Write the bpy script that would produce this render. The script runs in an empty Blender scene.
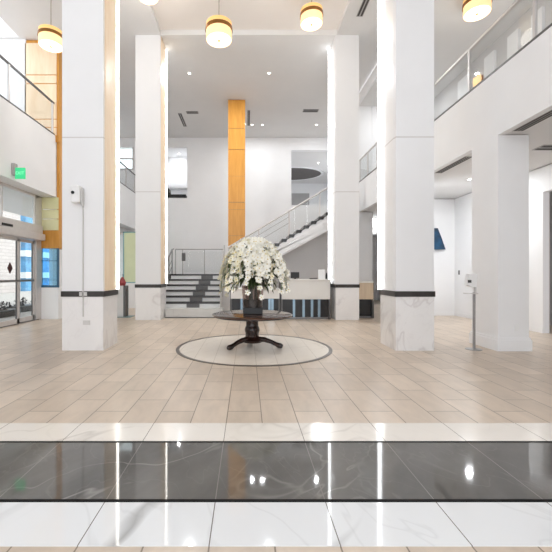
import bpy, bmesh, math, random
from mathutils import Vector, Matrix
random.seed(7)
S = bpy.context.scene
C = S.collection
PI = math.pi

# ------------------------------------------------------------------ materials
def lin(c):
    return tuple(((v/255)/12.92 if v/255 <= 0.04045 else ((v/255+0.055)/1.055)**2.4) for v in c)

def new_mat(name):
    m = bpy.data.materials.new(name); m.use_nodes = True
    nt = m.node_tree
    return m, nt, nt.nodes['Principled BSDF']

def N(nt, typ, **kw):
    n = nt.nodes.new(typ)
    for k, v in kw.items():
        if hasattr(n, k): setattr(n, k, v)
        else: n.inputs[k].default_value = v
    return n

def pos(nt, scale=(1, 1, 1), loc=(0, 0, 0), rot=(0, 0, 0)):
    g = N(nt, 'ShaderNodeNewGeometry')
    mp = N(nt, 'ShaderNodeMapping')
    mp.inputs['Scale'].default_value = scale
    mp.inputs['Location'].default_value = loc
    mp.inputs['Rotation'].default_value = rot
    nt.links.new(g.outputs['Position'], mp.inputs['Vector'])
    return mp.outputs['Vector']

def ramp(nt, fac, stops):
    r = N(nt, 'ShaderNodeValToRGB')
    e = r.color_ramp.elements
    while len(e) < len(stops): e.new(0.5)
    for q, (p, c) in zip(e, stops):
        q.position = p; q.color = (*c, 1) if len(c) == 3 else c
    nt.links.new(fac, r.inputs['Fac'])
    return r.outputs['Color']

def mixc(nt, fac, a, b, mode='MIX'):
    m = N(nt, 'ShaderNodeMix', data_type='RGBA', blend_type=mode)
    for sock, v in ((m.inputs['Factor'], fac), (m.inputs['A'], a), (m.inputs['B'], b)): pass
    def put(sock, v):
        if hasattr(v, 'links'): nt.links.new(v, sock)
        else: sock.default_value = v if not isinstance(v, tuple) else ((*v, 1) if len(v) == 3 else v)
    put(m.inputs[0], fac); put(m.inputs[6], a); put(m.inputs[7], b)
    return m.outputs[2]

def noise(nt, vec, scale, detail=4, rough=0.55, dist=0.0):
    n = N(nt, 'ShaderNodeTexNoise')
    n.inputs['Scale'].default_value = scale; n.inputs['Detail'].default_value = detail
    n.inputs['Roughness'].default_value = rough; n.inputs['Distortion'].default_value = dist
    nt.links.new(vec, n.inputs['Vector'])
    return n.outputs['Fac']

def math_(nt, op, a, b=None, c=None):
    m = N(nt, 'ShaderNodeMath', operation=op)
    for i, v in enumerate((a, b, c)):
        if v is None: continue
        if hasattr(v, 'links'): nt.links.new(v, m.inputs[i])
        else: m.inputs[i].default_value = v
    return m.outputs[0]

def bump(nt, b, h, strength=0.1, dist=0.01):
    n = N(nt, 'ShaderNodeBump'); n.inputs['Strength'].default_value = strength; n.inputs['Distance'].default_value = dist
    nt.links.new(h, n.inputs['Height']); nt.links.new(n.outputs['Normal'], b.inputs['Normal'])

def mottle(name, col, rough=0.5, var=0.05, scale=3.0, metal=0.0, spec=0.5, stretch=(1, 1, 1)):
    """plain finish with a slight procedural variation"""
    m, nt, b = new_mat(name)
    c = lin(col)
    f = noise(nt, pos(nt, stretch), scale)
    lo = tuple(max(0, x*(1-var)) for x in c); hi = tuple(min(1, x*(1+var)) for x in c)
    nt.links.new(ramp(nt, f, [(0.3, lo), (0.7, hi)]), b.inputs['Base Color'])
    b.inputs['Roughness'].default_value = rough; b.inputs['Metallic'].default_value = metal
    b.inputs['Specular IOR Level'].default_value = spec
    return m

def veins(nt, vec, scale, width, dist=1.5):
    f = noise(nt, vec, scale, 3, 0.5, dist*0.45)
    a = math_(nt, 'ABSOLUTE', math_(nt, 'SUBTRACT', f, 0.5))
    return math_(nt, 'SUBTRACT', 1.0, math_(nt, 'MINIMUM', math_(nt, 'DIVIDE', a, width), 1.0))

def joint(nt, axis, off, pitch, w):
    """1 on a joint line running across the given axis of world position"""
    sx = N(nt, 'ShaderNodeSeparateXYZ'); nt.links.new(pos(nt), sx.inputs[0])
    f = math_(nt, 'DIVIDE', math_(nt, 'SUBTRACT', sx.outputs[axis], off), pitch)
    f = math_(nt, 'FRACT', f)
    d = math_(nt, 'ABSOLUTE', math_(nt, 'SUBTRACT', f, 0.5))
    return math_(nt, 'GREATER_THAN', d, 0.5 - w/2/pitch)

def tpos(nt, scale, rot):
    v = pos(nt); n = nt.nodes[-1]
    n.vector_type = 'TEXTURE'; n.inputs['Scale'].default_value = scale; n.inputs['Rotation'].default_value = rot
    return v

def marble(name, base, vein, rough, vscale=1.3, width=0.02, strength=0.6, joints=None, jcol=(120, 116, 112), cloud=0.06, rot=0.5):
    m, nt, b = new_mat(name)
    v = tpos(nt, (1, 2.6, 1.6), (0.3, 0.2, -rot))
    bc, vc = lin(base), lin(vein)
    f = noise(nt, v, vscale*1.1, 5)
    col = ramp(nt, f, [(0.25, tuple(x*(1-cloud) for x in bc)), (0.75, tuple(min(1, x*(1+cloud)) for x in bc))])
    w1 = veins(nt, v, vscale, width)
    mask = ramp(nt, noise(nt, v, vscale*0.9, 2), [(0.42, (0, 0, 0)), (0.62, (1, 1, 1))])
    fac = math_(nt, 'MULTIPLY', math_(nt, 'MULTIPLY', w1, mask), strength)
    col = mixc(nt, fac, col, vc)
    w2 = veins(nt, tpos(nt, (1, 2.6, 1.6), (0.1, 0.4, rot)), vscale*2.3, width*0.8)
    col = mixc(nt, math_(nt, 'MULTIPLY', w2, strength*0.18), col, vc)
    if joints:
        ax, off, pitch, w = joints
        col = mixc(nt, joint(nt, ax, off, pitch, w), col, lin(jcol))
    nt.links.new(col, b.inputs['Base Color'])
    b.inputs['Roughness'].default_value = rough
    b.inputs['Specular IOR Level'].default_value = 0.6 if rough < 0.08 else 0.5
    return m

def emit(name, col, strength):
    m, nt, b = new_mat(name)
    b.inputs['Base Color'].default_value = (*lin(col), 1)
    b.inputs['Emission Color'].default_value = (*lin(col), 1)
    b.inputs['Emission Strength'].default_value = strength
    f = noise(nt, pos(nt), 12.0)
    nt.links.new(ramp(nt, f, [(0.3, tuple(x*0.9 for x in lin(col))), (0.7, lin(col))]), b.inputs['Emission Color'])
    return m

def glass(name, tint, refl=0.06, rough=0.02):
    m = bpy.data.materials.new(name); m.use_nodes = True
    nt = m.node_tree; nt.nodes.clear()
    o = N(nt, 'ShaderNodeOutputMaterial')
    t = N(nt, 'ShaderNodeBsdfTransparent'); t.inputs[0].default_value = (*lin(tint), 1)
    g = N(nt, 'ShaderNodeBsdfGlossy'); g.inputs['Roughness'].default_value = rough
    g.inputs[0].default_value = (1, 1, 1, 1)
    ge = N(nt, 'ShaderNodeNewGeometry')
    dp = N(nt, 'ShaderNodeVectorMath', operation='DOT_PRODUCT')
    nt.links.new(ge.outputs['Incoming'], dp.inputs[0]); nt.links.new(ge.outputs['Normal'], dp.inputs[1])
    k = math_(nt, 'POWER', math_(nt, 'SUBTRACT', 1.0, math_(nt, 'ABSOLUTE', dp.outputs['Value'])), 5.0)
    f = math_(nt, 'MINIMUM', math_(nt, 'ADD', math_(nt, 'MULTIPLY', k, 0.6), refl*0.6), 1.0)
    mx = N(nt, 'ShaderNodeMixShader')
    nt.links.new(f, mx.inputs[0]); nt.links.new(t.outputs[0], mx.inputs[1]); nt.links.new(g.outputs[0], mx.inputs[2])
    nt.links.new(mx.outputs[0], o.inputs[0])
    return m

def wood(name, a, b_, rough=0.35, axis_scale=(6, 6, 0.6)):
    m, nt, b = new_mat(name)
    f = noise(nt, pos(nt, axis_scale), 2.0, 6, 0.6, 0.6)
    nt.links.new(ramp(nt, f, [(0.3, lin(a)), (0.7, lin(b_))]), b.inputs['Base Color'])
    b.inputs['Roughness'].default_value = rough
    return m

def floor_mat():
    m, nt, b = new_mat('beige_floor_tile')
    sx = N(nt, 'ShaderNodeSeparateXYZ'); nt.links.new(pos(nt), sx.inputs[0])
    cx = N(nt, 'ShaderNodeCombineXYZ')
    nt.links.new(math_(nt, 'ADD', sx.outputs[1], -4.06), cx.inputs[0])
    nt.links.new(math_(nt, 'ADD', sx.outputs[0], 0.195+0.338*40), cx.inputs[1])
    br = N(nt, 'ShaderNodeTexBrick')
    br.offset = 0.5; br.offset_frequency = 2; br.squash = 1.0
    br.inputs['Scale'].default_value = 1.0
    br.inputs['Brick Width'].default_value = 0.676; br.inputs['Row Height'].default_value = 0.338
    br.inputs['Mortar Size'].default_value = 0.005; br.inputs['Mortar Smooth'].default_value = 0.2
    br.inputs['Bias'].default_value = 0.0
    br.inputs['Color1'].default_value = (*lin((213, 197, 180)), 1)
    br.inputs['Color2'].default_value = (*lin((199, 183, 166)), 1)
    br.inputs['Mortar'].default_value = (*lin((140, 126, 110)), 1)
    nt.links.new(cx.outputs[0], br.inputs['Vector'])
    f = noise(nt, pos(nt, (3.0, 1.0, 1)), 2.2, 6, 0.6, 0.4)
    sh = ramp(nt, f, [(0.25, (0.86, 0.86, 0.86)), (0.75, (1.06, 1.05, 1.04))])
    nt.links.new(mixc(nt, 1.0, br.outputs['Color'], sh, 'MULTIPLY'), b.inputs['Base Color'])
    b.inputs['Roughness'].default_value = 0.34
    b.inputs['Specular IOR Level'].default_value = 0.4
    bump(nt, b, math_(nt, 'SUBTRACT', 1.0, br.outputs['Fac']), 0.15, 0.004)
    return m

def brick_mat(name, c1, c2, mort):
    m, nt, b = new_mat(name)
    sx = N(nt, 'ShaderNodeSeparateXYZ'); nt.links.new(pos(nt), sx.inputs[0])
    cx = N(nt, 'ShaderNodeCombineXYZ')
    nt.links.new(sx.outputs[1], cx.inputs[0]); nt.links.new(sx.outputs[2], cx.inputs[1])
    br = N(nt, 'ShaderNodeTexBrick'); br.inputs['Scale'].default_value = 1.0
    br.inputs['Brick Width'].default_value = 0.8; br.inputs['Row Height'].default_value = 0.25
    br.inputs['Mortar Size'].default_value = 0.015
    for k, c in (('Color1', c1), ('Color2', c2), ('Mortar', mort)): br.inputs[k].default_value = (*lin(c), 1)
    nt.links.new(cx.outputs[0], br.inputs['Vector']); nt.links.new(br.outputs['Color'], b.inputs['Base Color'])
    b.inputs['Roughness'].default_value = 0.8
    return m

def panel_white(name, col, seams):
    """painted panels with thin horizontal joints at the given heights"""
    m, nt, b = new_mat(name)
    c = lin(col)
    col_ = ramp(nt, noise(nt, pos(nt), 2.0), [(0.3, tuple(x*0.98 for x in c)), (0.7, c)])
    sx = N(nt, 'ShaderNodeSeparateXYZ'); nt.links.new(pos(nt), sx.inputs[0])
    for z in seams:
        d = math_(nt, 'ABSOLUTE', math_(nt, 'SUBTRACT', sx.outputs[2], z))
        col_ = mixc(nt, math_(nt, 'LESS_THAN', d, 0.011), col_, lin((206, 203, 201)))
    nt.links.new(col_, b.inputs['Base Color'])
    b.inputs['Roughness'].default_value = 0.3
    return m

M = {}
M['white'] = mottle('white_paint', (238, 238, 239), 0.6, 0.015, 1.5)
M['ceil'] = mottle('ceiling_paint', (224, 223, 222), 0.8, 0.015, 1.2)
M['ceil_warm'] = mottle('coffer_paint', (240, 234, 229), 0.8, 0.015, 1.2)
M['grey_shade'] = mottle('grey_shade_tone', (206, 204, 204), 0.6, 0.02, 1.5)  # grey holds painted shade on the under-stair and right gallery walls
M['floor'] = floor_mat()
J = (0, -0.195, 0.676, 0.006)
M['marble_white'] = marble('white_marble', (232, 234, 236), (158, 158, 158), 0.05, 1.0, 0.022, 0.75, J, (120, 116, 112), 0.03)
M['marble_cream'] = marble('cream_marble', (236, 230, 222), (176, 168, 158), 0.14, 1.1, 0.018, 0.4, J, (150, 142, 132), 0.02)
M['marble_dark'] = marble('dark_grey_marble', (102, 100, 97), (156, 153, 148), 0.04, 1.5, 0.014, 0.55, J, (132, 128, 124), 0.42)
M['marble_col'] = marble('plinth_marble', (238, 236, 235), (190, 182, 182), 0.2, 1.5, 0.03, 0.4, None, cloud=0.03)
M['medallion'] = marble('medallion_marble', (234, 225, 213), (200, 188, 174), 0.25, 1.2, 0.02, 0.3, (0, -0.195, 0.338, 0.005), (190, 178, 164), 0.03)
M['black_line'] = mottle('black_trim', (18, 17, 17), 0.65, 0.1, spec=0.15)
M['band'] = mottle('dark_bronze_band', (52, 48, 46), 0.3, 0.2, 8)
M['ring'] = mottle('brown_ring_tile', (84, 74, 66), 0.3, 0.25, 4)
M['panel'] = panel_white('white_column_panel', (236, 236, 237), (3.9,))
M['cream_panel'] = wood('cream_tone', (236, 208, 172), (246, 226, 198), 0.4, (3, 3, 0.5))  # cream tone; on the pier front it stands in for pendant light
M['led'] = emit('led_strip', (250, 253, 255), 8.0)
M['led_warm'] = emit('led_strip_warm', (255, 252, 244), 8.0)
M['downlight'] = emit('downlight_lens', (255, 250, 240), 14.0)
M['lamp_glow'] = emit('pendant_glass', (252, 216, 162), 0.62)
M['lamp_disc'] = emit('pendant_diffuser', (255, 240, 208), 0.95)
M['lamp_cap'] = emit('pendant_cap', (244, 196, 124), 0.42)
M['gold'] = mottle('bronze_ring', (150, 104, 52), 0.3, 0.15, 5, 0.7)
M['rod'] = mottle('brushed_rod', (176, 168, 158), 0.4, 0.1, 5, 0.6)
M['wood'] = wood('golden_wood', (196, 134, 52), (216, 156, 72), 0.35)
M['wood_dark'] = wood('dark_wood', (30, 18, 15), (50, 29, 23), 0.2, (4, 4, 1.0))
M['wood_top'] = wood('table_top_wood', (58, 40, 33), (88, 64, 54), 0.12, (1.0, 5, 5))
M['black'] = mottle('black_plastic', (16, 15, 16), 0.4, 0.1)
M['dark_glass'] = mottle('dark_gloss_panel', (34, 36, 40), 0.1, 0.2, 3)
M['rib'] = mottle('blue_steel_rib', (150, 176, 196), 0.15, 0.1, 6, 0.5)
M['steel'] = mottle('brushed_steel', (172, 172, 174), 0.32, 0.06, 20, 0.85, stretch=(1, 1, 8))
M['grey_metal'] = mottle('grey_metal', (128, 126, 126), 0.35, 0.06, 9, 0.6)
M['dark_metal'] = mottle('dark_grey_metal', (92, 91, 91), 0.4, 0.06, 9, 0.4)
M['alu'] = mottle('pale_aluminium', (206, 202, 200), 0.35, 0.04, 9, 0.3)
M['glass'] = glass('clear_glass', (244, 248, 247))
M['rail_glass'] = glass('balustrade_glass', (247, 248, 248), 0.015)
M['frost'] = glass('stair_glass', (249, 250, 250), 0.01, 0.1)
M['blue_glass'] = glass('blue_tinted_glass', (186, 222, 240), 0.06, 0.05)
M['olive_glass'] = mottle('olive_panel', (222, 218, 172), 0.2, 0.06, 2)
M['aqua_glass'] = glass('green_tinted_glass', (228, 238, 214), 0.06, 0.05)
M['vase_glass'] = glass('vase_glass', (232, 226, 224), 0.06, 0.02)
M['tread'] = mottle('black_granite_tread', (48, 46, 47), 0.25, 0.2, 14)
M['stone'] = marble('grey_stone', (204, 204, 202), (170, 170, 168), 0.3, 2.0, 0.03, 0.3)
M['desk'] = mottle('desk_laminate', (226, 224, 220), 0.35, 0.02, 3)
M['desk_beige'] = wood('beige_desk_veneer', (206, 184, 156), (220, 200, 174), 0.4)
M['sign_green'] = emit('exit_sign_green', (60, 204, 136), 0.45)
M['sign_text'] = emit('exit_sign_letters', (140, 232, 190), 0.5)
M['slot'] = mottle('vent_slot_dark', (70, 66, 64), 0.7, 0.1)
M['vent'] = mottle('vent_grey', (168, 166, 165), 0.5, 0.05)
M['oval'] = mottle('dark_cove_paint', (104, 100, 98), 0.7, 0.05)
M['art_blue'] = mottle('blue_art', (12, 62, 96), 0.4, 0.6, 4)
M['red'] = mottle('red_brown', (150, 60, 62), 0.5, 0.25, 12)
M['maroon'] = mottle('maroon_sign', (64, 30, 30), 0.5, 0.1)
M['petal'] = mottle('orchid_petal', (244, 242, 232), 0.5, 0.04, 9)
M['petal_cream'] = mottle('orchid_petal_cream', (238, 232, 206), 0.5, 0.05, 9)
M['lip'] = mottle('orchid_lip', (214, 190, 96), 0.5, 0.15, 12)
M['stem'] = mottle('green_stem', (92, 112, 56), 0.5, 0.2, 10)
M['leaf'] = mottle('dark_leaf', (58, 72, 40), 0.4, 0.3, 6)
M['stem_pink'] = mottle('pale_stem', (196, 168, 150), 0.5, 0.2, 9)
M['pave'] = mottle('pavement', (176, 170, 166), 0.8, 0.08, 2)
M['ext_brick'] = brick_mat('pale_block_wall', (206, 196, 193), (198, 187, 184), (170, 160, 157))
M['blue_facade'] = mottle('blue_facade', (86, 146, 190), 0.2, 0.35, 1.2)
M['shrub'] = mottle('dark_shrub', (52, 44, 46), 0.8, 0.3, 9)
M['steel_post'] = mottle('grey_post', (158, 156, 156), 0.35, 0.05, 9, 0.2)
M['paper'] = mottle('white_plastic', (238, 238, 238), 0.35, 0.01)
M['outlet'] = mottle('pale_grey_plate', (206, 204, 202), 0.4, 0.02)

# ------------------------------------------------------------------ mesh helpers
class MB:
    def __init__(s): s.bm = bmesh.new()
    def box(s, x0, x1, y0, y1, z0, z1, bev=0.0):
        r = bmesh.ops.create_cube(s.bm, size=1.0)
        for v in r['verts']:
            v.co = Vector(((x0+x1)/2 + v.co.x*(x1-x0), (y0+y1)/2 + v.co.y*(y1-y0), (z0+z1)/2 + v.co.z*(z1-z0)))
        if bev > 0:
            es = list({e for v in r['verts'] for e in v.link_edges})
            bmesh.ops.bevel(s.bm, geom=es, offset=bev, segments=2, affect='EDGES', profile=0.5)
        return s
    def prism(s, pts, axis, a, b):
        """polygon in the two other axes, extruded along axis from a to b"""
        def co(p, t):
            if axis == 'y': return Vector((p[0], t, p[1]))
            if axis == 'x': return Vector((t, p[0], p[1]))
            return Vector((p[0], p[1], t))
        A = [s.bm.verts.new(co(p, a)) for p in pts]; B = [s.bm.verts.new(co(p, b)) for p in pts]
        n = len(pts)
        s.bm.faces.new(A); s.bm.faces.new(B[::-1])
        for i in range(n):
            s.bm.faces.new((A[i], B[i], B[(i+1) % n], A[(i+1) % n]))
        return s
    def lathe(s, prof, cx=0, cy=0, n=32, sx=1, sy=1):
        rings = []
        for r, z in prof:
            if r < 1e-5: rings.append([s.bm.verts.new((cx, cy, z))])
            else: rings.append([s.bm.verts.new((cx+sx*r*math.cos(2*PI*i/n), cy+sy*r*math.sin(2*PI*i/n), z)) for i in range(n)])
        for a, b in zip(rings, rings[1:]):
            for i in range(n):
                j = (i+1) % n
                if len(a) == 1 and len(b) == 1: continue
                if len(a) == 1: s.bm.faces.new((a[0], b[i], b[j]))
                elif len(b) == 1: s.bm.faces.new((a[i], a[j], b[0]))
                else: s.bm.faces.new((a[i], a[j], b[j], b[i]))
        return s
    def tube(s, pts, r, n=8):
        pts = [Vector(p) for p in pts]
        rr = r if isinstance(r, (list, tuple)) else [r]*len(pts)
        rings = []
        for i, p in enumerate(pts):
            t = (pts[min(i+1, len(pts)-1)] - pts[max(i-1, 0)]).normalized()
            u = t.cross(Vector((0, 0, 1)))
            if u.length < 1e-3: u = t.cross(Vector((0, 1, 0)))
            u.normalize(); w = t.cross(u)
            rings.append([s.bm.verts.new(p + rr[i]*(u*math.cos(2*PI*k/n) + w*math.sin(2*PI*k/n))) for k in range(n)])
        for a, b in zip(rings, rings[1:]):
            for k in range(n): s.bm.faces.new((a[k], a[(k+1) % n], b[(k+1) % n], b[k]))
        s.bm.faces.new(rings[0][::-1]); s.bm.faces.new(rings[-1])
        return s
    def build(s, name, mat, parent=None, smooth=False, loc=None):
        bmesh.ops.recalc_face_normals(s.bm, faces=s.bm.faces)
        me = bpy.data.meshes.new(name)
        if loc is not None:
            bmesh.ops.translate(s.bm, verts=s.bm.verts, vec=-Vector(loc))
        s.bm.to_mesh(me); s.bm.free()
        for mm in (mat if isinstance(mat, (list, tuple)) else [mat]): me.materials.append(mm)
        if smooth:
            for p in me.polygons: p.use_smooth = True
            try: me.set_sharp_from_angle(angle=math.radians(40))
            except Exception: pass
        o = bpy.data.objects.new(name, me); C.objects.link(o)
        if loc is not None: o.location = loc
        if parent is not None:
            o.parent = parent
            if loc is None:
                off = Vector((0, 0, 0)); q = parent
                while q is not None: off += q.location; q = q.parent
                o.location = -off
        return o

def tag(o, label, cat, group=None):
    o['label'] = label; o['category'] = cat
    if group: o['group'] = group
    return o
def thing(name, loc, label, cat, group=None):
    o = bpy.data.objects.new(name, None); o.empty_display_size = 0.1
    C.objects.link(o); o.location = loc
    return tag(o, label, cat, group)
def struct(name, mb, mat, parent=None):
    o = mb.build(name, mat, parent)
    if parent is None: o['kind'] = 'structure'
    return o
def B(*a, **k): return MB().box(*a, **k)

H = 1.4
ZC = 8.67          # ceiling
XL, XF, XR = -6.4, -5.94, 4.57
YB = 19.6

# ------------------------------------------------------------------ floor
struct('floor', B(-6.55, 9.0, -6.0, 30.0, -0.15, 0), M['floor'])
struct('trim_1', B(-9, 9, 3.048, 3.418, 0.0, 0.004), M['marble_cream'])
struct('trim_2', B(-9, 9, 2.262, 3.022, 0.0, 0.004), M['marble_dark'])
struct('trim_3', B(-9, 9, 1.875, 2.232, 0.0, 0.004), M['marble_white'])
struct('trim_4', B(-9, 9, 3.022, 3.048, 0.0, 0.005), M['black_line'])
struct('trim_5', B(-9, 9, 2.232, 2.262, 0.0, 0.005), M['black_line'])
MX, MY = 0.13, 6.98
struct('trim_6', MB().lathe([(0, 0.004), (1.40, 0.004), (1.40, 0.0)], MX, MY, 96), M['medallion'])
struct('trim_7', MB().lathe([(1.40, 0.0), (1.40, 0.006), (1.465, 0.006), (1.465, 0.0)], MX, MY, 96), M['ring'])

# ------------------------------------------------------------------ ceiling
cb = MB()
cx0, cx1 = -2.63, 2.74
cb.box(-7.0, cx0, -6.0, 11.1, ZC, ZC+0.5)
cb.box(cx1, XR, -6.0, 11.1, ZC, ZC+0.5)
cb.box(-7.0, XR, 11.1, 11.9, ZC, ZC+0.5)
struct('ceiling', cb, M['ceil'])
struct('ceiling_coffer', B(cx0, cx1, -6.0, 11.1, ZC+0.16, ZC+0.5), M['ceil_warm'])
struct('ceiling_rear', B(-7.0, XR, 11.9, YB, ZC+0.05, ZC+0.5), M['ceil'])
struct('ceiling_gallery_right', B(XR, 7.5, -6.0, 15.2, 8.3, 8.5), M['ceil'])
struct('ceiling_gallery_left_front', B(-9.2, -7.0, -6.0, 9.2, ZC, ZC+0.5), M['ceil'])
struct('ceiling_gallery_left', B(-9.2, -7.0, 11.2, YB+0.2, ZC, ZC+0.5), M['ceil'])
struct('trim_8', B(XR-0.06, XR, -6.0, 15.0, 8.26, ZC), M['white'])

# ------------------------------------------------------------------ right wall (pillars, header, parapet in one), rooms behind it
w = MB()
w.box(XR, XR+0.56, 6.64, 7.42, 0, 3.93)
w.box(XR, XR+0.56, 10.1, 12.2, 0, 3.93)
w.box(XR, XR+0.56, 14.9, YB, 0, 3.93)
w.box(XR, XR+0.56, -6.0, 2.6, 0, 3.93)
w.box(XR, XR+0.12, -6.0, YB, 3.93, 5.12)
w.box(XR, XR+0.56, 15.0, YB, 5.12, ZC)
struct('wall_right', w, M['white'])
bb = MB()
for y0, y1 in ((6.64, 7.42), (10.1, 12.2)):
    bb.prism([(XR-0.035, y0-0.035), (XR+0.595, y0-0.035), (XR+0.595, y1+0.035), (XR-0.035, y1+0.035)], 'z', 0, 0.2)
    bb.prism([(XR-0.02, y0-0.02), (XR+0.58, y0-0.02), (XR+0.58, y1+0.02), (XR-0.02, y1+0.02)], 'z', 0.2, 0.24)
struct('baseboard_right', bb, M['white'])
w = MB()     # side wall of the rooms behind the openings with a doorway in it
w.box(7.0, 7.15, 8.63, YB, 0, 3.93)
w.box(7.0, 7.15, 6.9, 8.63, 3.34, 3.93)
w.box(7.0, 7.15, -6.0, 6.9, 0, 3.93)
w.box(XR+0.56, 7.0, 12.3, 12.5, 0, 3.93)
struct('wall_right_room', w, M['white'])
w = MB(); w.box(8.4, 8.5, 5.5, 10.5, 0, 3.93); w.box(7.15, 8.5, 10.4, 10.5, 0, 3.93); w.box(7.15, 8.5, 5.5, 10.5, 3.93, 4.0)
struct('wall_right_closet', w, M['grey_shade'])
struct('ceiling_right_room', B(XR+0.12, 8.6, -6.0, YB, 3.95, 5.0), M['ceil'])
b = MB(); b.box(7.0-0.015, 7.0, 8.63, 12.3, 0, 0.12); b.box(XR+0.6, 6.98, 12.285, 12.3, 0, 0.12)
struct('baseboard_right_room', b, M['white'])
struct('trim_9', B(5.4, 7.0, 16.6, 17.2, 3.2, 3.94), M['grey_shade'])
struct('wall_gallery_right', B(7.35, 7.5, -6.0, 15.2, 5.0, 8.3), M['grey_shade'])  # white wall in shade, the shade put into its grey
w = MB()
for y0, y1 in ((12.0, 12.6), (10.75, 11.2), (9.8, 10.2), (9.0, 9.35), (8.0, 8.4)):
    w.box(7.27, 7.35, y0, y1, 5.0, 8.0)
struct('trim_12', w, M['white'])
struct('wall_gallery_end', B(XR+0.57, 7.34, 15.0, 15.2, 5.0, 8.3), M['white'])

# ------------------------------------------------------------------ back wall
w = MB()
TH = 0.25
def wall_open(w, x0, x1, z0, z1, holes, y0, y1):
    xs = sorted({x0, x1, *[h[0] for h in holes], *[h[1] for h in holes]})
    for a, b in zip(xs, xs[1:]):
        hs = sorted([h for h in holes if h[0] <= a+1e-6 and h[1] >= b-1e-6], key=lambda h: h[2])
        z = z0
        for h in hs:
            if h[2] > z: w.box(a, b, y0, y1, z, h[2])
            z = h[3]
        if z < z1: w.box(a, b, y0, y1, z, z1)
wall_open(w, -7.2, XR+0.56, 0, ZC+0.3, [(-6.95, -6.1, 7.0, 8.2), (-4.6, -3.22, 5.48, 8.2), (2.38, 4.5, 5.1, 8.05)], YB, YB+TH)
w.box(XR+0.56, 7.15, YB, YB+TH, 0, 3.95)
struct('wall_back', w, M['white'])
w = MB()          # alcove behind the upper left opening
w.box(-4.8, -3.0, 21.6, 21.7, 5.3, 8.4); w.box(-3.1, -3.0, YB+TH, 21.7, 5.3, 8.4); w.box(-4.8, -4.7, YB+TH, 21.7, 5.3, 8.4)
w.box(-4.8, -3.0, YB+TH, 21.7, 5.36, 5.48); w.box(-4.8, -3.0, YB+TH, 21.7, 8.3, 8.4)
w.box(-4.7, -3.1, 21.2, 21.6, 6.4, 6.55)
struct('wall_alcove', w, M['white'])
w = MB()          # lounge behind the upper right opening
w.box(0.5, 6.0, 27.0, 27.1, 5.0, 8.2); w.box(6.0, 6.1, YB+TH, 27.1, 5.0, 8.2); w.box(0.5, 0.6, YB+TH, 27.1, 5.0, 8.2)
struct('wall_lounge', w, M['white'])
struct('ceiling_lounge', B(0.5, 6.1, YB+TH, 27.1, 8.1, 8.2), M['ceil'])
struct('floor_lounge', B(0.5, 6.1, YB+TH, 27.1, 4.9, 5.05), M['grey_shade'])
struct('trim_10', MB().lathe([(0, 8.07), (0.94, 8.07), (0.94, 8.1)], 2.95, 24.4, 64, 2.1, 1.6), M['oval'])
struct('trim_11', MB().lathe([(0.94, 8.1), (0.94, 8.05), (1.02, 8.05), (1.02, 8.1)], 2.95, 24.4, 64, 2.1, 1.6), M['white'])
tag(B(3.3, 4.6, 26.94, 27.0, 6.1, 7.35).build('wall_panel', M['vent']), 'grey square wall panel in the upper right lounge under the dark oval ceiling', 'panel')
# plain white door on the landing
d = thing('landing_door', (-3.8, YB, 1.4), 'plain white door in the back wall at the stair landing', 'door')
B(-4.45, -3.36, YB-0.03, YB, 1.4, 3.72).build('door_frame', M['white'], d)
B(-4.37, -3.44, YB-0.05, YB-0.03, 1.4, 3.64).build('door_leaf', M['paper'], d)
ch = thing('chaise_longue', (-4.0, 20.6, 5.48), 'black chaise longue in the upper left opening of the back wall', 'chair')
B(-4.55, -3.35, 19.95, 20.6, 5.62, 5.76, bev=0.03).build('seat', M['black'], ch)
MB().prism([(-4.6, 5.76), (-4.15, 5.76), (-4.28, 5.9), (-4.3, 6.1), (-4.45, 6.12), (-4.55, 5.95)], 'y', 19.98, 20.58).build('backrest', M['black'], ch)
for lx in (-4.5, -3.45):
    for ly in (20.0, 20.5):
        B(lx, lx+0.06, ly, ly+0.06, 5.48, 5.62).build('leg', M['black'], ch)
# under-stair wall is built with the stair; end window of left gallery
win = struct('window_1', B(-6.95, -6.9, YB-0.04, YB+0.04, 7.0, 8.2), M['alu'])
m = MB(); m.box(-6.15, -6.1, YB-0.04, YB+0.04, 7.0, 8.2); m.box(-6.9, -6.15, YB-0.04, YB+0.04, 7.55, 7.62); m.box(-6.9, -6.15, YB-0.04, YB+0.04, 7.0, 7.06)
m.build('window_frame', M['alu'], win)
B(-6.9, -6.15, YB-0.01, YB+0.01, 7.0, 8.2).build('window_pane', M['glass'], win)

# ------------------------------------------------------------------ left side
w = MB()
w.box(XF-0.12, XF, -6.0, YB, 3.79, 5.68)            # fascia / parapet
w.box(-9.2, XF-0.12, -6.0, YB, 3.79, 5.5)           # gallery slab
struct('wall_left', w, M['white'])
w = MB()
w.box(-9.2, -6.85, 11.3, 11.5, 5.5, ZC)            # upper cross wall
w.box(-9.2, -9.0, 11.5, YB+0.2, 5.5, ZC)
struct('wall_gallery_left', w, M['white'])
w = MB()                                            # ground storey behind the doors
w.box(XL-0.1, XL, 12.0, 16.6, 0, 3.79); w.box(XL-0.1, XL, -6.0, 6.9, 0, 3.79)
w.box(XL-0.1, XL, 16.6, YB, 0, 1.0); w.box(XL-0.1, XL, 16.6, YB, 3.5, 3.79); w.box(XL-0.1, XL, 19.3, YB, 1.0, 3.5)
struct('wall_left_rear', w, M['white'])
win = struct('window_2', B(XL-0.07, XL-0.02, 16.6, 19.3, 1.0, 1.06), M['alu'])
m = MB()
for y in (16.6, 17.95, 19.25): m.box(XL-0.07, XL-0.02, y, y+0.05, 1.0, 3.5)
m.box(XL-0.07, XL-0.02, 16.6, 19.3, 3.44, 3.5); m.build('window_frame', M['alu'], win)
B(XL-0.05, XL-0.04, 16.6, 19.3, 1.0, 3.5).build('window_pane', M['glass'], win)

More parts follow.
